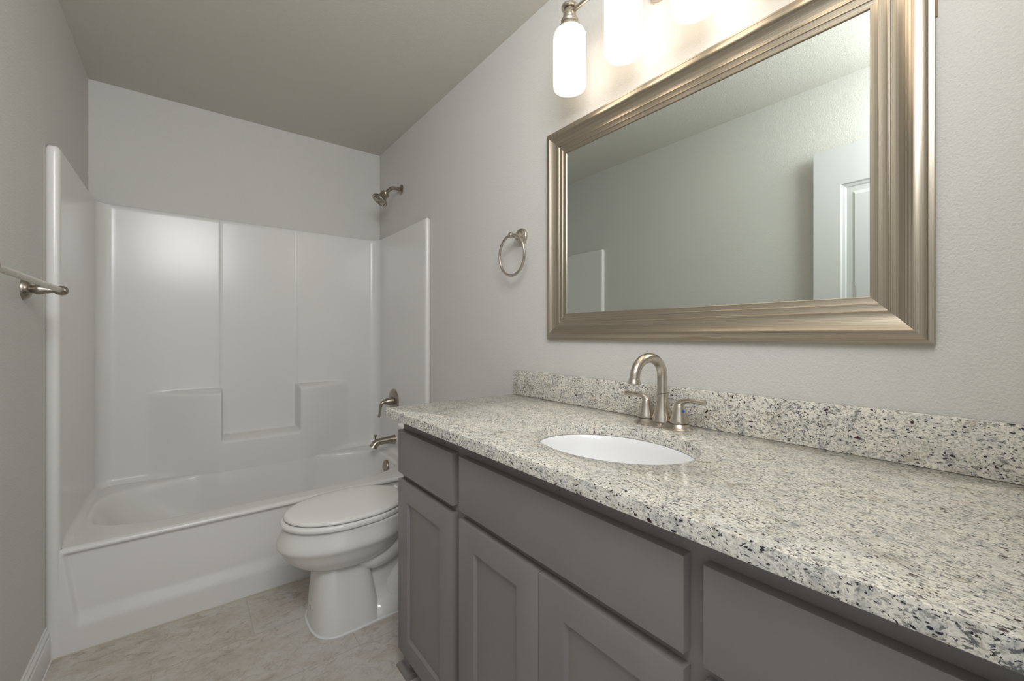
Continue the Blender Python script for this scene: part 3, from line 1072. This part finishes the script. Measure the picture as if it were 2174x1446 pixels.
W, BV = 0.0968, 0.0255
ga = rect_ring(XR - 0.0040, MY0 + W, MY1 - W, MZ0 + W, MZ1 - W)
gb = rect_ring(XR - 0.00412, MY0 + W + BV, MY1 - W - BV, MZ0 + W + BV, MZ1 - W - BV)
gl.loft([ga, gb], False, True)
link('bevelled_glass', gl, M['mirror'], mir, angle=0.1)
link('backing_board', MB().box((XR - 0.0032, MY0 + 0.004, MZ0 + 0.02), (XR - 0.0004, MY1 - 0.02, MZ1 - 0.02)), M['backing'], mir)
link('hanging_cleat', MB().box((XR - 0.0028, MY0 - 0.0022, MZ1 - 0.17), (XR - 0.0004, MY0 + 0.05, MZ1 - 0.04)), M['backing'], mir)['label'] = 'brown wooden hanging strip'

# ------------------------------------------------------------------ vanity light bar
LX = 1.000
LYS = [0.980, 0.766, 0.552, 0.338]
lt = thing('vanity_light', 'brushed nickel bar light with lit white glass cylinder shades above the mirror', 'wall lamp', (XR, 0.659, 2.21))
bp = MB()
bp.loft([[(XR - d, 0.659 + 0.10 * math.copysign(abs(math.cos(t)) ** (2 / 5), math.cos(t)) * k, 2.225 + 0.058 * math.copysign(abs(math.sin(t)) ** (2 / 5), math.sin(t)) * k) for t in [2 * PI * j / 48 for j in range(48)]]
         for d, k in ((0.0, 1.0), (0.012, 1.0), (0.018, 0.96), (0.021, 0.88))])
link('back_plate', bp, M['nickel'], lt)
link('arm', MB().tube([(XR - 0.02, 0.659, 2.222), (LX, 0.659, 2.222)], 0.0085, 16), M['nickel'], lt)
link('bar', MB().tube([(LX, LYS[0], 2.222), (LX, LYS[-1], 2.222)], 0.0068, 18), M['nickel'], lt)
ZT, ZBm, SR = 2.170, 1.975, 0.0535
for i, y in enumerate(LYS):
    soc = MB().lathe([(0.034, 2.167), (0.0365, 2.169), (0.0365, 2.176), (0.0345, 2.178), (0.0300, 2.186), (0.0265, 2.190), (0.0275, 2.1905), (0.0285, 2.193), (0.0285, 2.199), (0.0270, 2.2015), (0.0195, 2.202), (0.0190, 2.204),
                      (0.0205, 2.2055), (0.0210, 2.207), (0.0210, 2.229), (0.0200, 2.231), (0.0160, 2.2315), (0.0160, 2.2345), (0.0245, 2.236), (0.0265, 2.238), (0.0270, 2.242), (0.0265, 2.246), (0.0240, 2.248), (0.010, 2.249), (0, 2.2495)],
                     (LX, y, 0))
    so_ = link('socket', soc, M['nickel'], lt, angle=28)
    pr = [(0.034, ZT), (0.040, ZT - 0.003), (0.047, ZT - 0.010), (0.0515, ZT - 0.020), (SR, ZT - 0.032), (SR, ZBm + 0.012), (SR - 0.0012, ZBm + 0.004), (SR - 0.003, ZBm), (SR - 0.0052, ZBm + 0.001),
          (SR - 0.0058, ZBm + 0.008), (SR - 0.0055, ZT - 0.034), (0.046, ZT - 0.023), (0.030, ZT - 0.010), (0.0, ZT - 0.008)]
    link('glass_shade', MB().lathe(pr, (LX, y, 0), n=48, cap0=False, cap1=False), M['shade'], lt, angle=60)

# ------------------------------------------------------------------ towel ring and towel bar
ry, rz = 1.389, 1.580
ring = thing('towel_ring', 'brushed nickel towel ring on the wall between shower and mirror', 'towel ring', (XR, ry, rz))
link('rosette', MB().lathe([(0.037, 0), (0.037, 0.006), (0.034, 0.010), (0.030, 0.011), (0.029, 0.016), (0.024, 0.019), (0.020, 0.020), (0.0185, 0.026), (0.013, 0.030)], (XR, ry, rz), (-1, 0, 0)), M['nickel'], ring)
link('post', MB().lathe([(0.012, 0.026), (0.011, 0.036), (0.0085, 0.046), (0.0085, 0.049), (0.0105, 0.052), (0.0125, 0.058), (0.0125, 0.062), (0.0100, 0.068), (0.005, 0.071), (0, 0.0715)], (XR, ry, rz), (-1, 0, 0)), M['nickel'], ring)
link('hoop', MB().tube([(XR - 0.0605 + 0.010 * (1 - math.cos(2 * PI * k / 72)) * 0.4, ry + 0.0835 * math.sin(2 * PI * k / 72), rz - 0.0835 + 0.0835 * math.cos(2 * PI * k / 72)) for k in range(72)], 0.0056, 14, closed=True), M['nickel'], ring)

bz, by1, by0 = 1.306, 1.940, 1.305
tb = thing('towel_bar', 'brushed nickel towel bar on the grey wall beside the tub', 'towel bar', (XL, by1, bz))
for y in (by1, by0):
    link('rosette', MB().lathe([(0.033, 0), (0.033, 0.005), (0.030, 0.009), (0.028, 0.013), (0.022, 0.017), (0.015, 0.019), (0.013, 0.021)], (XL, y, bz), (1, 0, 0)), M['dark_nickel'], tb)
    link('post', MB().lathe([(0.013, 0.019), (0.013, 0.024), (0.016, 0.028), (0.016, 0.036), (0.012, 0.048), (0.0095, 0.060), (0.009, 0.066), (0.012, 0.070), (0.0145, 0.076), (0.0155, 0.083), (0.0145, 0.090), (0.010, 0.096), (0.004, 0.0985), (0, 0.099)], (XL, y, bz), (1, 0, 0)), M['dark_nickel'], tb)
link('rail', MB().tube([(XL + 0.081, by0, bz + 0.001), (XL + 0.081, by1, bz + 0.001)], 0.0085, 20), M['nickel'], tb)

bpy.context.view_layer.update()
